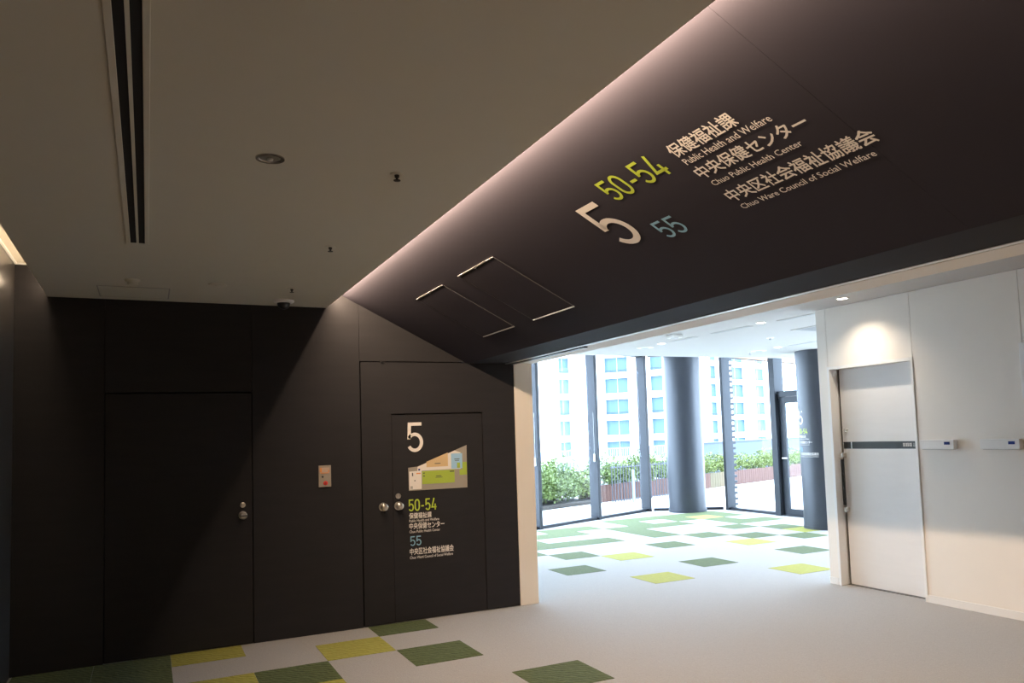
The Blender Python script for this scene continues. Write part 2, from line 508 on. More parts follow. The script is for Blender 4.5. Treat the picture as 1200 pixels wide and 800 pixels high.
# small white room lettering on the band: blurred characters built as short strokes
ltr = MB()
def bl(y, z, w, h):
    ltr.box(0.0978, 0.0985, y - w, y, z, z + h)
for k in range(3):
    yk = -0.260 - k * 0.034
    for z in (1.347, 1.357, 1.367, 1.3745):
        bl(yk, z, 0.029, 0.0035)
    bl(yk - 0.004, 1.347, 0.004, 0.030)
    bl(yk - 0.0215, 1.347, 0.004, 0.030)
ltr.build('room_lettering', INKW, band)
ltr = MB()
for k in range(2):
    yk = -0.372 - k * 0.026
    for z in (1.347, 1.361, 1.3735):
        bl(yk, z, 0.018, 0.004)
    bl(yk - 0.001, 1.361 if k else 1.347, 0.004, 0.016)
    bl(yk - 0.014, 1.347, 0.004, 0.016)
ltr.build('room_number', mat('ink_pale_grey', (0.42, 0.42, 0.40), 0.6), band)
hb = MB().bbox(0.045, 0.065, 0.418, 0.446, 0.775, 1.225, 0.006).build('handle_bar', BLACK, door_3)
for z in (0.735, 1.265):
    MB().bbox(0.045, 0.101, 0.412, 0.450, z - 0.022, z + 0.022, 0.005).build('handle_bracket', STEEL, hb)
MB().lathe([(0.024, 0.0), (0.024, -0.008), (0.014, -0.010), (0.014, -0.026)], (0.100, 0.397, 1.509), 'x').build('lock_knob', STEEL, door_3, smooth=True)

# ------------------------------------------------------------------ lobby ceiling
lob = MB().box(3.263, 10.2, YB, 10.33, HL, HL + 0.12).build('ceiling_lobby', LOBBYC)
tag(lob, 'bright white flat lobby ceiling stopping short of the windows', 'ceiling', kind='structure')
up2 = MB().prism([(3.0, 10.34), (10.25, 10.34), (10.25, 12.8), (8.95, 13.7), (3.0, 11.32)], 3.12, 3.24, 'z').build('ceiling_pocket', LOBBYC)
tag(up2, 'raised white ceiling strip along the window wall', 'ceiling', kind='structure')
fas = MB().box(3.26, 10.2, 10.33, 10.345, HL, 3.12).build('trim_5', LOBBYC)
tag(fas, 'white fascia closing the edge of the lobby ceiling', 'trim', kind='structure')

# ------------------------------------------------------------------ window walls
def mullion(mb, s, w=0.075, a=-0.05, b=0.15, z0=0.0, z1=3.12):
    mb.bbox(s - w / 2, s + w / 2, a, b, z0, z1, 0.003)
A1 = math.radians(21.93)
HEADZ = 3.06
def bay(name, label, org, ang, s0, s1, left=True, right=False, cord=True, fins=False):
    """one window bay in the local frame: x along the glazing, y outward"""
    w = empty(name, (org[0], org[1], 0), ang)
    tag(w, label, 'window', kind='structure')
    MB().bbox(s0, s1, -0.012, 0.14, 0.0, 0.052, 0.004).build('sill', FRAME, w)
    MB().bbox(s0, s1, 0.0, 0.14, HEADZ, 3.12, 0.004).build('head_rail', FRAME, w)
    MB().box(s0 + 0.035, s1 - 0.035, 0.030, 0.042, 0.05, HEADZ + 0.002).build('pane', GLASS, w)
    if left:
        m = MB()
        mullion(m, s0)
        m.build('mullion', FRAME, w)
    if right:
        m = MB()
        mullion(m, s1)
        mo = m.build('mullion', FRAME, w)
    if cord:
        s = s0 if left else s1
        h = MB().bbox(s - 0.055, s - 0.036, -0.012, 0.022, 1.055, 1.19, 0.004).build('blind_handle', PLASTIC, w)
        MB().box(s - 0.047, s - 0.044, 0.002, 0.005, 1.19, 1.95).build('blind_cord', PLASTIC, h)
    return w
G0 = (5.785, 12.20)
bay('window_1', 'leftmost floor-to-ceiling window bay, mostly behind the cream jamb', G0, A1, -1.56, 0.05, cord=False)
bay('window_2', 'tall window bay with shrub bed outside beside the cream jamb', G0, A1, 0.05, 1.65)
bay('window_3', 'tall window bay with balusters and rust planter seen outside', G0, A1, 1.65, 3.26, right=True)
bay('window_0', 'window bay hidden behind the cream jamb at the lobby corner', G0, A1, -2.75, -1.56, cord=False, left=False)
pc = (8.81 + 0.04, 13.42)
pd = (10.02, 12.58)
A2 = math.atan2(pd[1] - pc[1], pd[0] - pc[0])
LC = math.hypot(pd[0] - pc[0], pd[1] - pc[1])
bay('window_4', 'chamfered corner window behind the thick round column by the windows', pc, A2, 0.06, LC - 0.02, left=False, cord=False)
# side glazing runs along -Y: local x = -Y, local y (outward) = +X
AR = -PI / 2
w5 = bay('window_5', 'tall window bay with serrated dark edge between column and glass door', (10.02, 12.45), AR, 0.0, 1.36, left=True, cord=True)
fin = MB().bbox(-0.030, 0.030, 0.148, 0.225, -0.026, 0.026, 0.010).mesh('edge_fin', FRAME)
for k in range(28):
    inst(fin, 'edge_fin', w5, (0, 0, 0.10 + 0.1085 * k))
# glass door bay with transom
door_4 = empty('door_4', (10.02, 11.02, 0), AR)
tag(door_4, 'black framed glass door to the terrace with transom above', 'door', kind='structure')
f = MB()
f.bbox(-0.07, 0.07, -0.06, 0.16, 0, 3.12, 0.004).bbox(1.05, 1.17, -0.06, 0.16, 0, 3.12, 0.004).bbox(0.07, 1.05, 0.0, 0.14, 2.10, 2.20, 0.004).bbox(0.07, 1.05, 0.0, 0.14, HEADZ, 3.12, 0.004).bbox(0.07, 1.05, -0.01, 0.14, 0, 0.02, 0.004)
f.build('door_frame', FRAME, door_4)
lf = MB()
lf.bbox(0.075, 0.215, 0.02, 0.065, 0.022, 2.095, 0.003).bbox(0.93, 1.045, 0.02, 0.065, 0.022, 2.095, 0.003).bbox(0.215, 0.93, 0.02, 0.065, 0.022, 0.13, 0.003).bbox(0.215, 0.93, 0.02, 0.065, 1.98, 2.095, 0.003)
lf = lf.build('door_leaf', FRAME, door_4)
MB().box(0.20, 0.945, 0.038, 0.048, 0.12, 1.99).build('pane', GLASS, lf)
MB().bbox(0.15, 0.27, -0.045, -0.030, 1.005, 1.025, 0.004).box(0.15, 0.166, -0.04, 0.021, 1.005, 1.025).build('lever_handle', STEEL, lf)
MB().box(0.06, 1.06, 0.038, 0.048, 2.19, HEADZ + 0.01).build('transom_pane', GLASS, door_4)
y = 11.02 - 1.17
n = 6
for i, (a, b) in enumerate(((9.85, 8.55), (8.55, 7.25), (7.25, 5.99))):
    bay('window_%d' % n, ['tall side window just behind the lettered column', 'tall side window hidden beyond the lettered column', 'last side window hidden behind the white wall'][i], (10.02, a), AR, 0.0, a - b, left=i > 0, cord=False)
    n += 1

# columns
def column(label, cx, cy, top):
    c = MB()
    n = 48
    c.lathe([(0.366, 0.0), (0.366, 0.05), (0.36, 0.052), (0.36, top)], (0, 0, 0), 'z', n)
    o = c.build('column', DARKC, None, smooth=True, loc=(cx, cy, 0))
    tag(o, label, 'column', kind='structure')
    return o
column('thick round charcoal column standing in the window corner', 9.32, 12.83, 3.118)
col2 = column('round charcoal column with white lettering next to white wall corner', 9.30, 9.19, HL - 0.001)

# ------------------------------------------------------------------ light fittings
y0, y1 = YB + 0.05, D - 0.03
t = empty('led_strip', (1.408, 0, 2.812))
tag(t, 'hidden light strip in the cove under the top of the dark sloping soffit', 'light strip')
MB().prism([(-0.026, -0.010), (-0.0125, -0.010), (0.0002, 0.0162), (0.000, 0.036), (-0.026, 0.048)], y0, y1, 'y').build('housing', ALU, t)
MB().prism([(-0.008, -0.0130), (0.007, 0.0130), (0.001, 0.0160), (-0.0117, -0.0100)], y0, y1, 'y').build('diffuser', LEDM, t)
t = empty('led_strip', (-0.660, 0, HC + 0.0225))
tag(t, 'hidden warm light strip lying in the cove along the left wall', 'light strip')
MB().bbox(-0.004, 0.018, y0, y1, 0.0, 0.080, 0.002).build('housing', ALU, t)
MB().prism([(-0.013 + 0.008 * math.cos(k * PI / 5), 0.060 + 0.008 * math.sin(k * PI / 5)) for k in range(10)], y0, y1, 'y').build('diffuser', LEDL, t)

def downlight(x, y, z, label, lit=True, power=18, r=0.05, group=None, spot=math.radians(100), blend=0.35):
    t = empty('downlight', (x, y, z))
    tag(t, label, 'downlight', group)
    MB().lathe([(r + 0.012, 0.0), (r + 0.011, -0.005), (r, -0.004), (r - 0.004, 0.0)], n=28).build('trim_ring', PLASTIC if lit else LENSOFF, t, smooth=True)
    if lit:
        MB().lathe([(r - 0.004, 0.0), (r - 0.006, -0.0025), (0.01, -0.003)], n=24).build('lens', LAMPM, t, smooth=True)
        L = bpy.data.lights.new('downlight_beam', 'SPOT')
        L.energy = power
        L.color = (1.0, 0.84, 0.66)
        L.spot_size = spot
        L.spot_blend = blend
        L.shadow_soft_size = 0.03
        lo = bpy.data.objects.new('downlight_beam', L)
        COL.objects.link(lo)
        lo.parent = t
        lo.location = (0, 0, -0.012)
    else:
        MB().lathe([(r - 0.004, 0.0), (r - 0.008, -0.002), (0.012, -0.003)], n=24).build('reflector', mat('lamp_recess', (0.16, 0.15, 0.13), 0.5), t, smooth=True)
        MB().lathe([(0.012, -0.002), (0.011, -0.009), (0.005, -0.012)], n=16).build('lamp', ALU, t, smooth=True)
    return t
downlight(0.436, 3.305, HC, 'unlit round downlight in the corridor ceiling beside the slot diffuser', False, r=0.044)
downlight(5.72, 5.32, HL, 'lit downlight washing the white wall above the door', power=50, spot=math.radians(128), blend=0.9)
downlight(6.08, 6.84, HL, 'lit downlight in the lobby ceiling near the white wall corner', power=24)
downlight(6.10, 8.82, HL, 'lit downlight in the lobby ceiling nearest the cream jamb', power=24)
downlight(8.21, 8.90, HL, 'lit downlight in the lobby ceiling in front of the lettered column', power=24)

for (yd, w) in ((0.90, 'behind the viewer'), (2.88, 'right of the viewer'), (4.86, 'nearest the dark wall')):
    downlight(4.0, yd, HL, 'lit downlight over the opening, hidden behind the frame head, ' + w, power=24)

# ------------------------------------------------------------------ corridor ceiling fittings
t = empty('slot_diffuser', (-0.050, 0, HC))
tag(t, 'long double-slot air diffuser set in the corridor ceiling', 'diffuser')
y0, y1 = -1.5, 4.965
fr = MB().bbox(-0.056, -0.034, y0, y1, -0.006, 0.0, 0.002).bbox(0.036, 0.056, y0, y1, -0.006, 0.0, 0.002).box(-0.005, 0.007, y0, y1, -0.005, 0.0).box(-0.034, 0.036, y1 - 0.012, y1, -0.005, 0.0)
fr.build('frame', CEIL, t)
for (a, b) in ((-0.034, -0.005), (0.007, 0.036)):
    MB().box(a, b, y0, y1 - 0.012, -0.0012, -0.0002).build('slot', SLOT, t)

for (x, y, lab) in ((0.955, 3.312, 'small sprinkler head on the corridor ceiling, nearest the viewer'), (0.951, 4.71, 'small sprinkler head on the corridor ceiling, middle of the row of three'), (0.946, 6.088, 'small sprinkler head on the corridor ceiling just before the dome camera')):
    t = empty('sprinkler', (x, y, HC))
    tag(t, lab, 'sprinkler', 'sprinkler heads in the corridor ceiling')
    MB().lathe([(0.030, 0.0), (0.028, -0.004), (0.012, -0.005)], n=20).build('escutcheon', CEIL, t, smooth=True)
    MB().lathe([(0.011, -0.004), (0.010, -0.016), (0.005, -0.018), (0.005, -0.026), (0.015, -0.027), (0.015, -0.030)], n=16).build('nozzle', mat('dark_bronze', (0.05, 0.045, 0.04), 0.5, 0.6), t, smooth=True)
t = empty('smoke_detector', (-0.090, 6.06, HC))
tag(t, 'small round smoke detector on the ceiling beside the access hatch', 'smoke detector')
MB().lathe([(0.046, 0.0), (0.046, -0.010), (0.040, -0.016)], n=28).build('mount', CEIL, t, smooth=True)
MB().lathe([(0.034, -0.0155), (0.030, -0.034), (0.016, -0.038)], n=24).build('sensor', CEIL, t, smooth=True)
t = empty('ceiling_disc', (0.441, 6.078, HC))
tag(t, 'flat round cover disc on the corridor ceiling between hatch and dome camera', 'cover disc')
MB().lathe([(0.062, 0.0), (0.062, -0.006), (0.056, -0.010)], n=32).build('plate', CEIL, t, smooth=True)
MB().lathe([(0.020, -0.0095), (0.018, -0.013)], n=20).build('centre_cap', CEIL, t, smooth=True)
t = empty('dome_camera', (0.965, 6.62, HC))
tag(t, 'dome security camera on the corridor ceiling near the dark wall', 'security camera')
MB().lathe([(0.080, 0.0), (0.080, -0.012), (0.070, -0.020), (0.052, -0.022)], n=32).build('mount', PLASTIC, t, smooth=True)
MB().lathe([(0.050, -0.020)] + [(0.050 * math.cos(a), -0.024 - 0.048 * math.sin(a)) for a in [k * PI / 2 / 8 for k in range(8)]] + [(0.006, -0.072)], n=28).build('dome', BLACK, t, smooth=True)
t = empty('ceiling_hatch', (-0.085, 6.55, HC))
tag(t, 'square access hatch flush in the ceiling near the dark wall', 'hatch')
MB().bbox(-0.215, 0.215, -0.205, 0.205, -0.003, 0.0, 0.001).build('panel', CEIL, t)
hf = MB()
for s in (-1, 1):
    hf.box(s * 0.226 - 0.004, s * 0.226 + 0.004, -0.216, 0.216, -0.004, 0.0)
    hf.box(-0.226, 0.226, s * 0.216 - 0.002, s * 0.216 + 0.002, -0.002, 0.0)
hf.build('frame', mat('hatch_edge', (0.30, 0.28, 0.25), 0.6), t)

# hatches in the sloping soffit
def on_soffit(x, y, off=0.0):
    s = (x - SA.x) / ST.x
    p = SA + ST * s + SN * off
    return Vector((p.x, y, p.z))
def slope_matrix(p):
    ex, ey, ez = Vector((0, -1, 0)), -ST, None
    ez = ex.cross(ey)
    return Matrix(((ex.x, ey.x, ez.x, p.x), (ex.y, ey.y, ez.y, p.y), (ex.z, ey.z, ez.z, p.z), (0, 0, 0, 1)))
for (ya, yb, lab) in ((5.295, 5.900, 'dark access hatch in sloping soffit, the one nearer the dark wall'), (4.370, 4.970, 'dark access hatch in sloping soffit, the one nearer the lettering')):
    t = empty('soffit_hatch')
    tag(t, lab, 'hatch', 'access hatches in the sloping soffit')
    t.matrix_world = slope_matrix(on_soffit(2.107, (ya + yb) / 2, 0.0005))
    hw = (yb - ya) / 2
    hs = (2.378 - 1.838) / ST.x / 2
    MB().bbox(-hw + 0.006, hw - 0.006, -hs + 0.008, hs - 0.008, 0.0, 0.004, 0.001).build('panel', SOFF, t)
    for s in (-1, 1):
        MB().bbox(-hw, hw, s * hs - 0.004, s * hs + 0.004, 0.0, 0.006, 0.001).build('edge_strip', ALU, t)
        MB().box(s * hw - 0.002, s * hw + 0.002, -hs + 0.006, hs - 0.006, 0.0, 0.003).build('side_strip', mat('dark_metal_edge', (0.10, 0.10, 0.10), 0.4, 0.5), t)
    MB().bbox(-0.012, 0.012, hs - 0.018, hs - 0.006, 0.003, 0.009, 0.001).build('latch', BLACK, t)

# ------------------------------------------------------------------ lettering
def arc(cx, cy, rx, ry, a0, a1, n):
    return [(cx + rx * math.cos(math.radians(a0 + (a1 - a0) * k / n)), cy + ry * math.sin(math.radians(a0 + (a1 - a0) * k / n))) for k in range(n + 1)]
DIG = {
    '5': (0.58, [[(0.535, 0.945), (0.105, 0.945), (0.082, 0.425)], arc(0.285, 0.325, 0.238, 0.272, 148, -150, 28)]),
    '0': (0.58, [arc(0.29, 0.66, 0.225, 0.285, 0, 180, 16) + arc(0.29, 0.34, 0.225, 0.285, 180, 360, 16) + [(0.515, 0.66), (0.515, 0.665)]]),
    '4': (0.62, [[(0.33, 1.0), (0.075, 0.235), (0.60, 0.235)], [(0.445, 0.50), (0.445, 0.0)]]),
    '-': (0.42, [[(0.06, 0.40), (0.36, 0.40)]]),
}
def digits(txt, u0, u1, v0, v1, w=0.115):
    """DIN-like figures as strokes, in a box of the plane"""
    total = sum(DIG[c][0] for c in txt) + 0.10 * (len(txt) - 1)
    H = v1 - v0
    W = (u1 - u0) / total
    mb = MB()
    x = u0
    for c in txt:
        adv, paths = DIG[c]
        for p in paths:
            mb.ribbon(p, w * H, W, H, x, v0)
        x += (adv + 0.10) * W
    return mb
def text_mb(body, u0, u1, v0, v1, bold=0.0):
    cu = bpy.data.curves.new('lettering', 'FONT')
    cu.body = body
    cu.size = 1.0
    cu.resolution_u = 2
    ob = bpy.data.objects.new('lettering', cu)
    COL.objects.link(ob)
    dg = bpy.context.evaluated_depsgraph_get()
    me = bpy.data.meshes.new_from_object(ob.evaluated_get(dg))
    bpy.data.objects.remove(ob, do_unlink=True)
    mb = MB()
    if len(me.vertices):
        xs = [v.co.x for v in me.vertices]
        ysx = [v.co.y for v in me.vertices]
        ax, bx, ay, by = min(xs), max(xs), min(ysx), max(ysx)
        ku, kv = (u1 - u0) / (bx - ax), (v1 - v0) / (by - ay)
        # heavier weight: the outline struck five times, a hair apart
        for n, (du, dv) in enumerate(((0, 0), (bold, bold), (-bold, bold), (bold, -bold), (-bold, -bold)) if bold else ((0, 0),)):
            mb.add([(u0 + (v.co.x - ax + du) * ku, v0 + (v.co.y - ay + dv) * kv, n * 0.00004) for v in me.vertices], [tuple(p.vertices) for p in me.polygons])
    bpy.data.meshes.remove(me)
    return mb
def facing_up(mb):
    """make every face of flat lettering look along +z of its plane"""
    out = []
    for f in mb.f:
        a = 0.0
        for i in range(len(f)):
            p, q = mb.v[f[i]], mb.v[f[(i + 1) % len(f)]]
            a += p[0] * q[1] - q[0] * p[1]
        out.append(f if a > 0 else tuple(reversed(f)))
    mb.f = out
    return mb
LINES = [('50-54', 'digits', INKG), ('5', 'digits', INKW), ('55', 'digits', INKB),
         ('保健福祉課', 'jp', INKW), ('Public Health and Welfare', 'en', INKW), ('中央保健センター', 'jp', INKW),
         ('Chuo Public Health Center', 'en', INKW), ('中央区社会福祉協議会', 'jp', INKW), ('Chuo Ward Council of Social Welfare', 'en', INKW)]
def lettering(parent, rows, wrap=None):
    for (txt, kind, m, box) in rows:
        if kind == 'digits':
            mb = digits(txt, *box)
            nm = 'floor_number' if txt == '5' else 'room_numbers'
        elif kind == 'jp':
            mb = text_mb(txt, *box, bold=0.013)
            nm = 'japanese_text'
        else:
            mb = text_mb(txt, *box, bold=0.003)
            nm = 'english_text'
        facing_up(mb)
        if wrap:
            mb.v = [wrap(p) for p in mb.v]
        mb.build(nm, m, parent, fix=False)

# on the soffit: u runs towards the viewer (-Y), v up the slope
t = empty('soffit_lettering')
tag(t, 'large white, lime and blue directory lettering printed on the sloping soffit', 'sign')
t.matrix_world = slope_matrix(Vector((SA.x, 0, SA.z)) + SN * 0.0012)
lettering(t, [
    ('5', 'digits', INKW, (-3.352, -3.150, -0.722, -0.392)),
    ('50-54', 'digits', INKG, (-3.040, -2.600, -0.456, -0.320)),
    ('55', 'digits', INKB, (-3.048, -2.880, -0.775, -0.650)),
    ('保健福祉課', 'jp', INKW, (-2.512, -2.135, -0.408, -0.335)),
    ('Public Health and Welfare', 'en', INKW, (-2.507, -2.020, -0.459, -0.424)),
    ('中央保健センター', 'jp', INKW, (-2.518, -1.925, -0.554, -0.482)),
    ('Chuo Public Health Center', 'en', INKW, (-2.510, -2.018, -0.608, -0.578)),
    ('中央区社会福祉協議会', 'jp', INKW, (-2.520, -1.780, -0.724, -0.650)),
    ('Chuo Ware Council of Social Welfare', 'en', INKW, (-2.518, -1.838, -0.778, -0.748)),
])
# on the wicket door
t = empty('door_lettering', (0, D + 0.0088, 0))
t.rotation_euler = (PI / 2, 0, 0)
tag(t, 'directory lettering printed on the charcoal fire door around the floor map', 'sign')
lettering(t, [
    ('5', 'digits', INKW, (2.030, 2.178, 1.458, 1.717)),
    ('50-54', 'digits', INKG, (2.034, 2.290, 0.941, 1.044)),
    ('保健福祉課', 'jp', INKW, (2.038, 2.240, 0.876, 0.926)),
    ('Public Health and Welfare', 'en', INKW, (2.038, 2.310, 0.846, 0.869)),
    ('中央保健センター', 'jp', INKW, (2.037, 2.357, 0.785, 0.838)),
    ('Chuo Public Health Center', 'en', INKW, (2.037, 2.316, 0.752, 0.775)),
    ('55', 'digits', INKB, (2.041, 2.142, 0.641, 0.724)),
    ('中央区社会福祉協議会', 'jp', INKW, (2.037, 2.438, 0.563, 0.620)),
    ('Chuo Ward Council of Social Welfare', 'en', INKW, (2.037, 2.430, 0.528, 0.552)),
])
# floor map plate
t = empty('floor_map', (0, D + 0.0095, 0))
t.rotation_euler = (PI / 2, 0, 0)
tag(t, 'coloured wedge-shaped floor map plate on the charcoal fire door', 'map')
def plate(name, pts, m, z0, z1):
    MB().prism(pts, z0, z1, 'z').build(name, m, t)
plate('map_ground', [(2.038, 1.321), (2.121, 1.327), (2.586, 1.500), (2.584, 1.118), (2.040, 1.120)], INKGR, 0.0, 0.0015)
plate('map_corridor', [(2.044, 1.129), (2.156, 1.129), (2.158, 1.289), (2.523, 1.289), (2.526, 1.437), (2.470, 1.455), (2.415, 1.434), (2.122, 1.325), (2.120, 1.289), (2.045, 1.287)], INKW, 0.0015, 0.0022)
plate('map_hall', [(2.204, 1.366), (2.204, 1.318), (2.404, 1.318), (2.405, 1.440)], INKT, 0.0022, 0.0028)
plate('map_blue_room', [(2.435, 1.293), (2.541, 1.293), (2.541, 1.429), (2.435, 1.429)], INKLB, 0.0022, 0.0028)
plate('map_green_room', [(2.162, 1.170), (2.464, 1.170), (2.464, 1.284), (2.162, 1.284)], INKLG, 0.0022, 0.0028)
plate('map_green_room', [(2.541, 1.233), (2.583, 1.233), (2.583, 1.348), (2.541, 1.348)], INKLG, 0.0022, 0.0028)
plate('map_green_room', [(2.512, 1.233), (2.5405, 1.233), (2.5405, 1.282), (2.512, 1.282)], INKLG, 0.0022, 0.0028)
plate('map_green_room', [(2.490, 1.297), (2.518, 1.297), (2.518, 1.345), (2.490, 1.345)], INKLG, 0.0028, 0.0034)
for (a, b, c, d) in ((2.28, 2.335, 1.344, 1.350), (2.465, 2.515, 1.375, 1.381), (2.47, 2.51, 1.362, 1.367), (2.29, 2.34, 1.232, 1.238), (2.285, 2.35, 1.221, 1.225), (2.42, 2.46, 1.266, 1.276), (2.173, 2.186, 1.262, 1.272), (2.173, 2.186, 1.236, 1.246), (2.07, 2.08, 1.245, 1.275), (2.09, 2.10, 1.20, 1.21), (2.053, 2.075, 1.15, 1.156), (2.053, 2.075, 1.137, 1.143)):
    MB().box(a, b, c, d, 0.0028, 0.0032).build('map_print', mat('ink_dark', (0.08, 0.08, 0.07), 0.6), t)
plate('map_mark', [(2.11, 1.262), (2.148, 1.262), (2.148, 1.272), (2.11, 1.272)], INKO, 0.0022, 0.0028)
plate('map_lift_mark', [(2.128, 1.292), (2.144, 1.292), (2.144, 1.308), (2.128, 1.308)], LCD, 0.0022, 0.0028)
# on the round column
t = empty('column_lettering', (9.30, 9.19, 0))
tag(t, 'directory lettering wrapped on the round column beside the white wall', 'sign')
AZ0 = math.atan2(-9.19, -9.30) - math.radians(73)      # where the text starts on the column
def wrap(p):
    a = AZ0 + p[0] / 0.36
    return (0.3612 * math.cos(a), 0.3612 * math.sin(a), p[1])
lettering(t, [
    ('5', 'digits', INKW, (0.0, 0.125, 1.590, 1.800)),
    ('50-54', 'digits', INKG, (0.0, 0.215, 1.448, 1.525)),
    ('保健福祉課', 'jp', INKW, (0.0, 0.175, 1.385, 1.427)),
    ('Public Health and Welfare', 'en', INKW, (0.0, 0.235, 1.358, 1.378)),
    ('中央保健センター', 'jp', INKW, (0.0, 0.290, 1.296, 1.338)),
    ('Chuo Public Health Center', 'en', INKW, (0.0, 0.245, 1.270, 1.289)),
    ('55', 'digits', INKB, (0.0, 0.085, 1.176, 1.244)),
    ('中央区社会福祉協議会', 'jp', INKW, (0.0, 0.380, 1.118, 1.162)),
    ('Chuo Ward Council of Social Welfare', 'en', INKW, (0.0, 0.375, 1.090, 1.110)),
], wrap)

# ------------------------------------------------------------------ small wall fittings
t = empty('alarm_plate', (1.319, D, 1.287))
tag(t, 'small beige wall plate with orange sticker and red button on the dark wall', 'switch plate')
MB().bbox(-0.051, 0.051, -0.010, 0.0, -0.090, 0.090, 0.003).build('plate', BEIGEP, t)
MB().box(-0.041, 0.038, -0.0115, -0.0098, 0.022, 0.072).build('sticker', mat('sticker_peach', (0.55, 0.40, 0.31), 0.5), t)
MB().box(-0.041, -0.026, -0.0125, -0.0112, 0.034, 0.072).box(-0.035, 0.030, -0.0125, -0.0112, 0.024, 0.030).box(0.026, 0.036, -0.0125, -0.0112, 0.034, 0.050).build('sticker_print', INKO, t)
MB().lathe([(0.008, 0.0), (0.008, -0.005)], (-0.019, -0.0095, -0.004), 'y', 16).build('key_hole', BLACK, t, smooth=True)
b = MB().lathe([(0.018, 0.0), (0.018, -0.004), (0.014, -0.006)], (0.004, -0.0095, -0.057), 'y', 24).build('button_ring', RED, t, smooth=True)
MB().lathe([(0.008, 0.0), (0.007, -0.004)], (0.004, -0.0150, -0.057), 'y', 16).build('button', mat('dark_red', (0.25, 0.01, 0.01), 0.4), b, smooth=True)

for (yc, lab) in ((4.636, 'slim white wall box with blue display, nearer the door'), (4.066, 'slim white wall box with blue display at the right edge of view')):
    t = empty('wall_box', (XW, yc, 1.368))
    tag(t, lab, 'wall box', 'slim boxes on the white wall')
    MB().bbox(-0.050, 0.0, -0.166, 0.166, -0.040, 0.040, 0.005).build('housing', PLASTIC, t)
    MB().bbox(-0.040, -0.004, -0.150, 0.150, -0.044, -0.0395, 0.002).build('underside_grille', mat('pale_grey_plastic', (0.5, 0.5, 0.48), 0.5), t)
    MB().bbox(-0.053, -0.0495, -0.130, -0.076, -0.002, 0.022, 0.001).build('display', LCD, t)
t = empty('room_plate', (XW, 3.74, 1.93))
tag(t, 'white upright plate on the wall, cut off at the right edge', 'plate')
MB().bbox(-0.026, -0.006, -0.125, 0.125, -0.220, 0.220, 0.004).build('plate', PLASTIC, t)
MB().box(-0.006, 0.0, -0.10, 0.10, -0.20, 0.20).build('backing', ALU, t)

# lobby ceiling fittings
LS = mat('ceiling_shadow_slot', (0.42, 0.42, 0.42), 0.8)
def slot(x0, x1, y0, y1, lab):
    t = empty('line_diffuser', ((x0 + x1) / 2, (y0 + y1) / 2, HL))
    tag(t, lab, 'diffuser', 'line diffusers in the lobby ceiling')
    hx, hy = (x1 - x0) / 2, (y1 - y0) / 2
    MB().bbox(-hx, hx, -hy, hy, -0.005, 0.0, 0.002).build('frame', LOBBYC, t)
    MB().box(-hx * 0.5, hx * 0.5, -hy + 0.02, hy - 0.02, -0.0062, -0.0048).build('slot', LS, t)
slot(6.07, 6.17, 8.10, 8.60, 'short slot diffuser in the lobby ceiling just before the jamb side downlight')
slot(6.09, 6.19, 7.08, 7.75, 'slot diffuser in the lobby ceiling beyond the downlight at the wall corner')
slot(6.14, 6.24, 6.05, 6.66, 'slot diffuser in the lobby ceiling nearest the white wall corner')
slot(8.19, 8.29, 7.20, 8.75, 'long slot diffuser in the lobby ceiling in front of the lettered column')
t = empty('ceiling_grille', (7.15, 7.02, HL))
tag(t, 'square return air grille in the lobby ceiling by the white wall corner', 'grille')
MB().bbox(-0.24, 0.24, -0.24, 0.24, -0.008, 0.0, 0.003).build('frame', LOBBYC, t)
for k in range(9):
    MB().box(-0.20, 0.20, -0.19 + 0.045 * k, -0.165 + 0.045 * k, -0.0092, -0.0078).build('slat', mat('grille_grey', (0.22, 0.23, 0.25), 0.6), t)
t = empty('ceiling_speaker', (5.73, 8.0, HL))
tag(t, 'square white speaker plate on the lobby ceiling near the frame head', 'speaker')
MB().bbox(-0.075, 0.075, -0.075, 0.075, -0.035, 0.0, 0.008).build('housing', PLASTIC, t)
MB().lathe([(0.05, -0.034), (0.048, -0.038)], n=24).build('grille', mat('speaker_grey', (0.45, 0.45, 0.45), 0.6), t, smooth=True)
for (x, y, lab) in ((6.14, 9.28, 'round air outlet in the lobby ceiling beyond the jamb side downlight'), (8.25, 9.36, 'round air outlet in the lobby ceiling before the far windows')):
    t = empty('air_outlet', (x, y, HL))
    tag(t, lab, 'air outlet', 'round air outlets in the lobby ceiling')
    MB().lathe([(0.12, 0.0), (0.12, -0.006), (0.10, -0.010), (0.06, -0.011)], n=28).build('ring', PLASTIC, t, smooth=True)
    MB().lathe([(0.058, -0.010), (0.055, -0.014)], n=24).build('core', LS, t, smooth=True)
for (x, y, lab) in ((7.22, 7.96, 'small round sensor in the middle of the lobby ceiling'), (8.30, 9.62, 'tiny sprinkler head in the lobby ceiling near the windows')):
    t = empty('ceiling_sensor', (x, y, HL))
    tag(t, lab, 'sensor')
    MB().lathe([(0.05, 0.0), (0.048, -0.008), (0.03, -0.012)] if 'sensor' in lab else [(0.03, 0.0), (0.028, -0.004), (0.02, -0.006)], n=24).build('rim', PLASTIC, t, smooth=True)
    MB().lathe([(0.022, -0.011), (0.016, -0.030), (0.006, -0.034)] if 'sensor' in lab else [(0.012, -0.005), (0.006, -0.03), (0.018, -0.032), (0.018, -0.036)], n=16).build('head', LS, t, smooth=True)

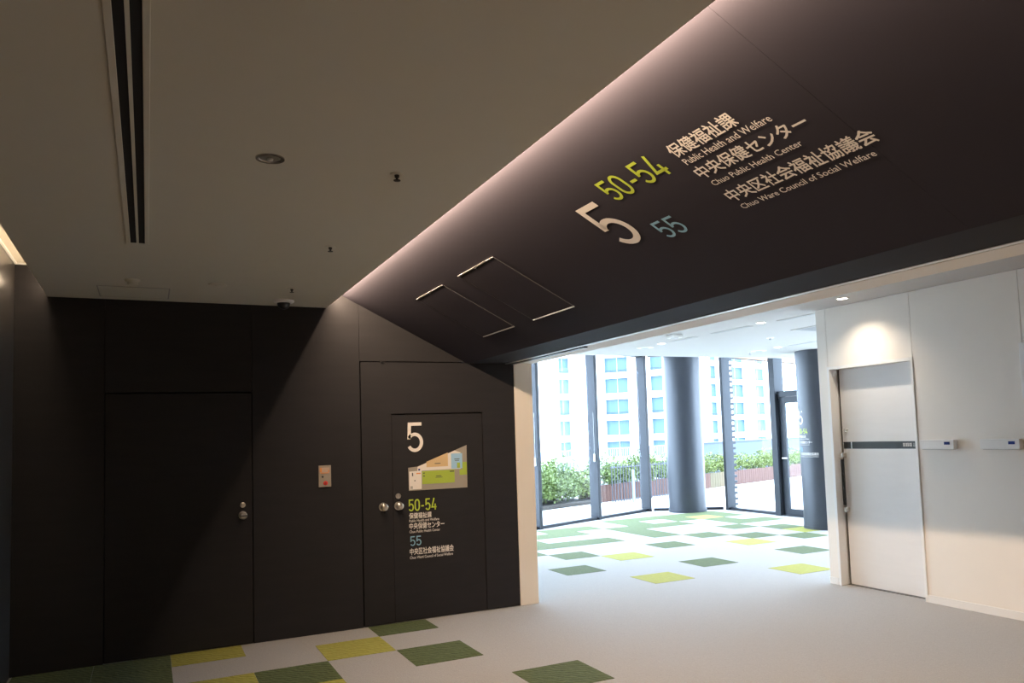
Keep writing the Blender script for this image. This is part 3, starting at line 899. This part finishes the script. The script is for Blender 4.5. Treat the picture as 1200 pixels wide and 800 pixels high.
# ------------------------------------------------------------------ terrace outside
ter = MB().prism([(2, 5.0), (45, 5.0), (45, 32.5), (2, 17.2)], -0.30, -0.032, 'z').build('terrace_paving', PAVE)
tag(ter, 'pale overexposed terrace paving outside the windows', 'paving', kind='structure')
BA = math.radians(20.0)
BO = Vector((7.38, 15.44, -0.03))       # start of the bed edge, x runs along the edge
bed = MB().bbox(-5.0, 1.95, 0.0, 4.6, 0.0, 0.09, 0.02).build('soil_bed', SOIL, None, loc=BO, rz=BA)
tag(bed, 'dark mulch bed under the shrubs outside the left windows', 'garden bed', kind='stuff')
pl = empty('planter', BO, BA)
tag(pl, 'long low rust-brown boarded planter outside along the terrace', 'planter')
bx = 2.0
brd = MB().bbox(0.004, 0.120, 0.0, 0.03, 0.0, 0.40, 0.003).mesh('board', CORTEN)
brd2 = MB().bbox(0.004, 0.120, 0.0, 0.03, 0.0, 0.40, 0.003).mesh('board', OLIVE)
k = 0
while bx < 15.6:
    inst(brd2 if 6.6 < bx < 7.6 or bx > 12.2 else brd, 'board', pl, (bx, 0, 0))
    bx += 0.124
MB().bbox(1.97, 1.998, 0.0, 0.62, 0.0, 0.40, 0.003).build('end_board', CORTEN, pl)
MB().box(2.02, 15.6, 0.04, 0.60, 0.0, 0.33).build('planter_soil', SOIL, pl)

# shrubs
rnd = random.Random(5)
def foliage(n, rx, ry, rz, size, m, seed):
    r = random.Random(seed)
    mb = MB()
    for _ in range(n):
        a = r.uniform(0, 2 * PI)
        c = r.uniform(-0.75, 1.0)
        q = (r.random() ** 0.45)
        rr = math.sqrt(max(0, 1 - c * c)) * q
        lump = 1 + 0.25 * math.sin(3 * a + seed) * math.cos(2.3 * c + seed)
        p = Vector((rx * rr * math.cos(a) * lump, ry * rr * math.sin(a) * lump, rz * (c * q + 0.85) * lump))
        t1 = Vector((r.gauss(0, 1), r.gauss(0, 1), r.gauss(0.3, 0.8))).normalized()
        t2 = t1.cross(Vector((r.gauss(0, 1), r.gauss(0, 1), r.gauss(0, 1)))).normalized()
        L, Wd = size * r.uniform(0.7, 1.4), size * r.uniform(0.3, 0.5)
        mb.add([p, p + t1 * L * 0.5 + t2 * Wd, p + t1 * L, p + t1 * L * 0.5 - t2 * Wd], [(0, 1, 2, 3)])
    return mb.mesh('foliage', m, fix=False)
fol = [foliage(1700, 0.46, 0.44, 0.36, 0.06, LEAF1, 1), foliage(1600, 0.44, 0.42, 0.34, 0.06, LEAF2, 2), foliage(1800, 0.48, 0.44, 0.38, 0.055, LEAF1, 3)]
hed = [foliage(1100, 0.45, 0.40, 0.27, 0.05, LEAF2, 4), foliage(1100, 0.50, 0.42, 0.30, 0.055, LEAF2, 6)]
stem = MB()
for k in range(5):
    a = k * 1.26
    c0, c1 = Vector((0.03 * math.cos(a), 0.03 * math.sin(a), -0.02)), Vector((0.22 * math.cos(a), 0.22 * math.sin(a), 0.45))
    d = Vector((-math.sin(a), math.cos(a), 0)) * 0.009
    e = Vector((math.cos(a), math.sin(a), 0)) * 0.009
    stem.add([c0 + d, c0 - d, c0 + e, c1 + d * 0.5, c1 - d * 0.5, c1 + e * 0.5], [(0, 1, 4, 3), (1, 2, 5, 4), (2, 0, 3, 5)])
stem_me = stem.mesh('stem', STEMM)
def shrub(name, s, d, z, me, sc, label, group):
    p = Matrix.Rotation(BA, 4, 'Z') @ Vector((s, d, 0))
    t = empty(name, (BO.x + p.x, BO.y + p.y, z))
    tag(t, label, 'shrub', group)
    t.scale = (sc, sc, sc * rnd.uniform(0.85, 1.15))
    t.rotation_euler = (0, 0, rnd.uniform(0, 6.28))
    inst(me, 'foliage', t, (0, 0, 0))
    inst(stem_me, 'stem', t)
SPOTS = [(-0.55, 0.75), (0.10, 0.62), (0.75, 0.85), (1.36, 0.60), (1.78, 0.40), (0.45, 0.35), (1.0, 0.40), (-0.2, 0.38), (-0.30, 1.75), (0.45, 1.9), (1.15, 1.8), (1.75, 1.6), (-1.2, 0.9), (0.05, 2.9), (0.9, 2.8), (1.6, 2.7), (-1.1, 2.1)]
for i, (s, d) in enumerate(SPOTS):
    shrub('shrub', s, d, 0.055, fol[i % 3], rnd.uniform(0.95, 1.25), 'loose light green shrub in the mulch bed outside the left windows', 'shrubs in the mulch bed')
s = 2.5
i = 0
while s < 15.2:
    shrub('hedge_plant', s, 0.34 + rnd.uniform(-0.06, 0.06), 0.27, hed[i % 2] if s > 6 else fol[i % 3], rnd.uniform(0.85, 1.1), 'yellow-green hedge plant growing in the long rust-brown planter', 'hedge plants in the planter')
    s += 0.72
    i += 1

# dark baluster fence in front of the planter
t = empty('baluster_fence', (9.28, 15.66, -0.03), math.radians(15))
tag(t, 'dark flat-bar fence standing before the planter, seen through middle window', 'fence')
bar = MB().bbox(-0.012, 0.012, -0.006, 0.006, 0.02, 0.86, 0.002).mesh('bar', RAILD)
for k in range(32):
    inst(bar, 'bar', t, (0.05 + 0.095 * k, 0, 0))
MB().box(0, 3.05, -0.010, 0.010, 0.055, 0.080).build('lower_rail', RAILD, t)
MB().box(0, 3.05, -0.010, 0.010, 0.80, 0.822).build('upper_rail', RAILD, t)
for (px, py) in ((0.56, -0.18), (1.62, -0.45)):
    MB().bbox(px - 0.028, px + 0.028, py - 0.02, py + 0.02, 0.0, 0.74, 0.004).build('post', RAILW, t)

# pale railing on the terrace edge and solid parapet
t = empty('terrace_railing', (5.5, 18.55, -0.03), BA)
tag(t, 'pale thin-baluster railing along the terrace edge behind the shrubs', 'railing')
bal = MB().box(-0.012, 0.012, -0.012, 0.012, 0.05, 1.12).mesh('baluster', RAILW)
for k in range(100):
    inst(bal, 'baluster', t, (0.05 + 0.105 * k, 0, 0))
MB().bbox(0, 10.55, -0.02, 0.02, 1.10, 1.135, 0.004).build('top_rail', RAILW, t)
MB().bbox(0, 10.55, -0.015, 0.015, 0.04, 0.07, 0.004).build('bottom_rail', RAILW, t)
par = MB().bbox(0, 24, 0, 0.15, -0.2, 1.10, 0.01).bbox(-0.02, 24.02, -0.03, 0.18, 1.10, 1.15, 0.01).build('parapet', PARA, None, loc=(15.5, 22.2, -0.03), rz=BA)
tag(par, 'solid blue-grey parapet wall behind the yellow-green hedge', 'parapet')

# wooden canopy over the side door
t = empty('canopy', (12.62, 15.37, 3.30), BA)
tag(t, 'orange timber boarded eaves outside above the side windows', 'canopy')
for k in range(14):
    MB().bbox(-0.12 * k, 3.6, -0.295 - 0.3 * k, -0.3 * k, 0.0, 0.03, 0.004).build('board', WOODS, t)
MB().prism([(0, 0), (3.6, 0), (3.6, -4.2), (-1.68, -4.2)], 0.031, 0.18, 'z').build('deck', FRAME, t)
MB().bbox(-0.02, 3.6, 0.001, 0.03, -0.03, 0.20, 0.004).build('fascia', FRAME, t)

# ------------------------------------------------------------------ buildings across the street
city = MB().box(-150, 300, 24, 320, -18.5, -18.0).build('street_ground', CITY)
tag(city, 'grey street level far below the terrace', 'ground', kind='structure')
def building(label, a, b, cols, ztops, zbot, top, depth=12.0, wh=2.1, rails=(1, 3, 5), pitch=2.9):
    a, b = Vector(a), Vector(b)
    ang = math.atan2(b.y - a.y, b.x - a.x)
    L = (b - a).length
    t = empty('apartment_building', (a.x, a.y, -18.0), ang)
    tag(t, label, 'building')
    Z = 18.0
    MB().box(0, L, 0.9, depth, 0, top + Z).build('wall', BWALL, t)
    MB().box(-0.15, L + 0.15, -0.2, depth, top + Z, top + Z + 0.5).build('roof', BWALL, t)
    xs = [0.0]
    for (c0, c1) in cols:
        xs += [c0, c1]
    xs.append(L)
    for i in range(0, len(xs), 2):
        if xs[i + 1] - xs[i] > 0.05:
            MB().bbox(xs[i], xs[i + 1], 0.0, 0.9, 0, top + Z, 0.03).build('pier', BWALL, t)
    nfl = int((top - zbot) / pitch) + 1
    for (c0, c1) in cols:
        w = c1 - c0
        sp_me = MB().box(0, w, 0.12, 0.9, 0, pitch - wh).mesh('spandrel', BWALL)
        win = MB().box(0, w, 0.80, 0.88, 0, wh).mesh('window', BGLASS)
        mul = MB().box(w * 0.5 - 0.02, w * 0.5 + 0.02, 0.76, 0.80, 0, wh).box(0, w, 0.76, 0.80, 0, 0.07).mesh('window_frame', BWALL)
        ral = MB().box(0, w, 0.10, 0.15, 0.0, 0.08).box(0, w, 0.11, 0.14, 0.22, 0.30).box(w * 0.3, w * 0.3 + 0.08, 0.1, 0.15, 0.08, 0.3).box(w * 0.7, w * 0.7 + 0.08, 0.1, 0.15, 0.08, 0.3).mesh('balcony_rail', BRAIL)
        for k in range(nfl):
            zt = ztops - pitch * k
            if zt - wh < zbot or zt > top:
                continue
            inst(sp_me, 'spandrel', t, (c0, 0, zt + Z))
            o = inst(win, 'window', t, (c0, 0, zt - wh + Z))
            inst(mul, 'window_frame', o, (0, 0, 0))
            if k % 2 == 1:
                inst(ral, 'balcony_rail', o, (0, 0, 0))
    return t
building('white apartment block with one narrow window column, far left beyond the terrace', (42.914, 97.452), (54.89, 98.026), [(1.6, 3.98), (7.44, 9.48)], 15.05, -14.0, 21.0)
building('white apartment block angled beside it with two wide curtained window columns', (54.89, 98.026), (62.993, 87.058), [(2.46, 6.14), (9.22, 12.6)], 14.9, -14.0, 21.0)
building('white apartment block with balconies seen past the round column', (74.6, 99.6), (97.2, 107.1), [(1.5, 3.6), (4.3, 7.1), (10.6, 15.2), (18.0, 21.9)], 14.6, -14.0, 21.5)
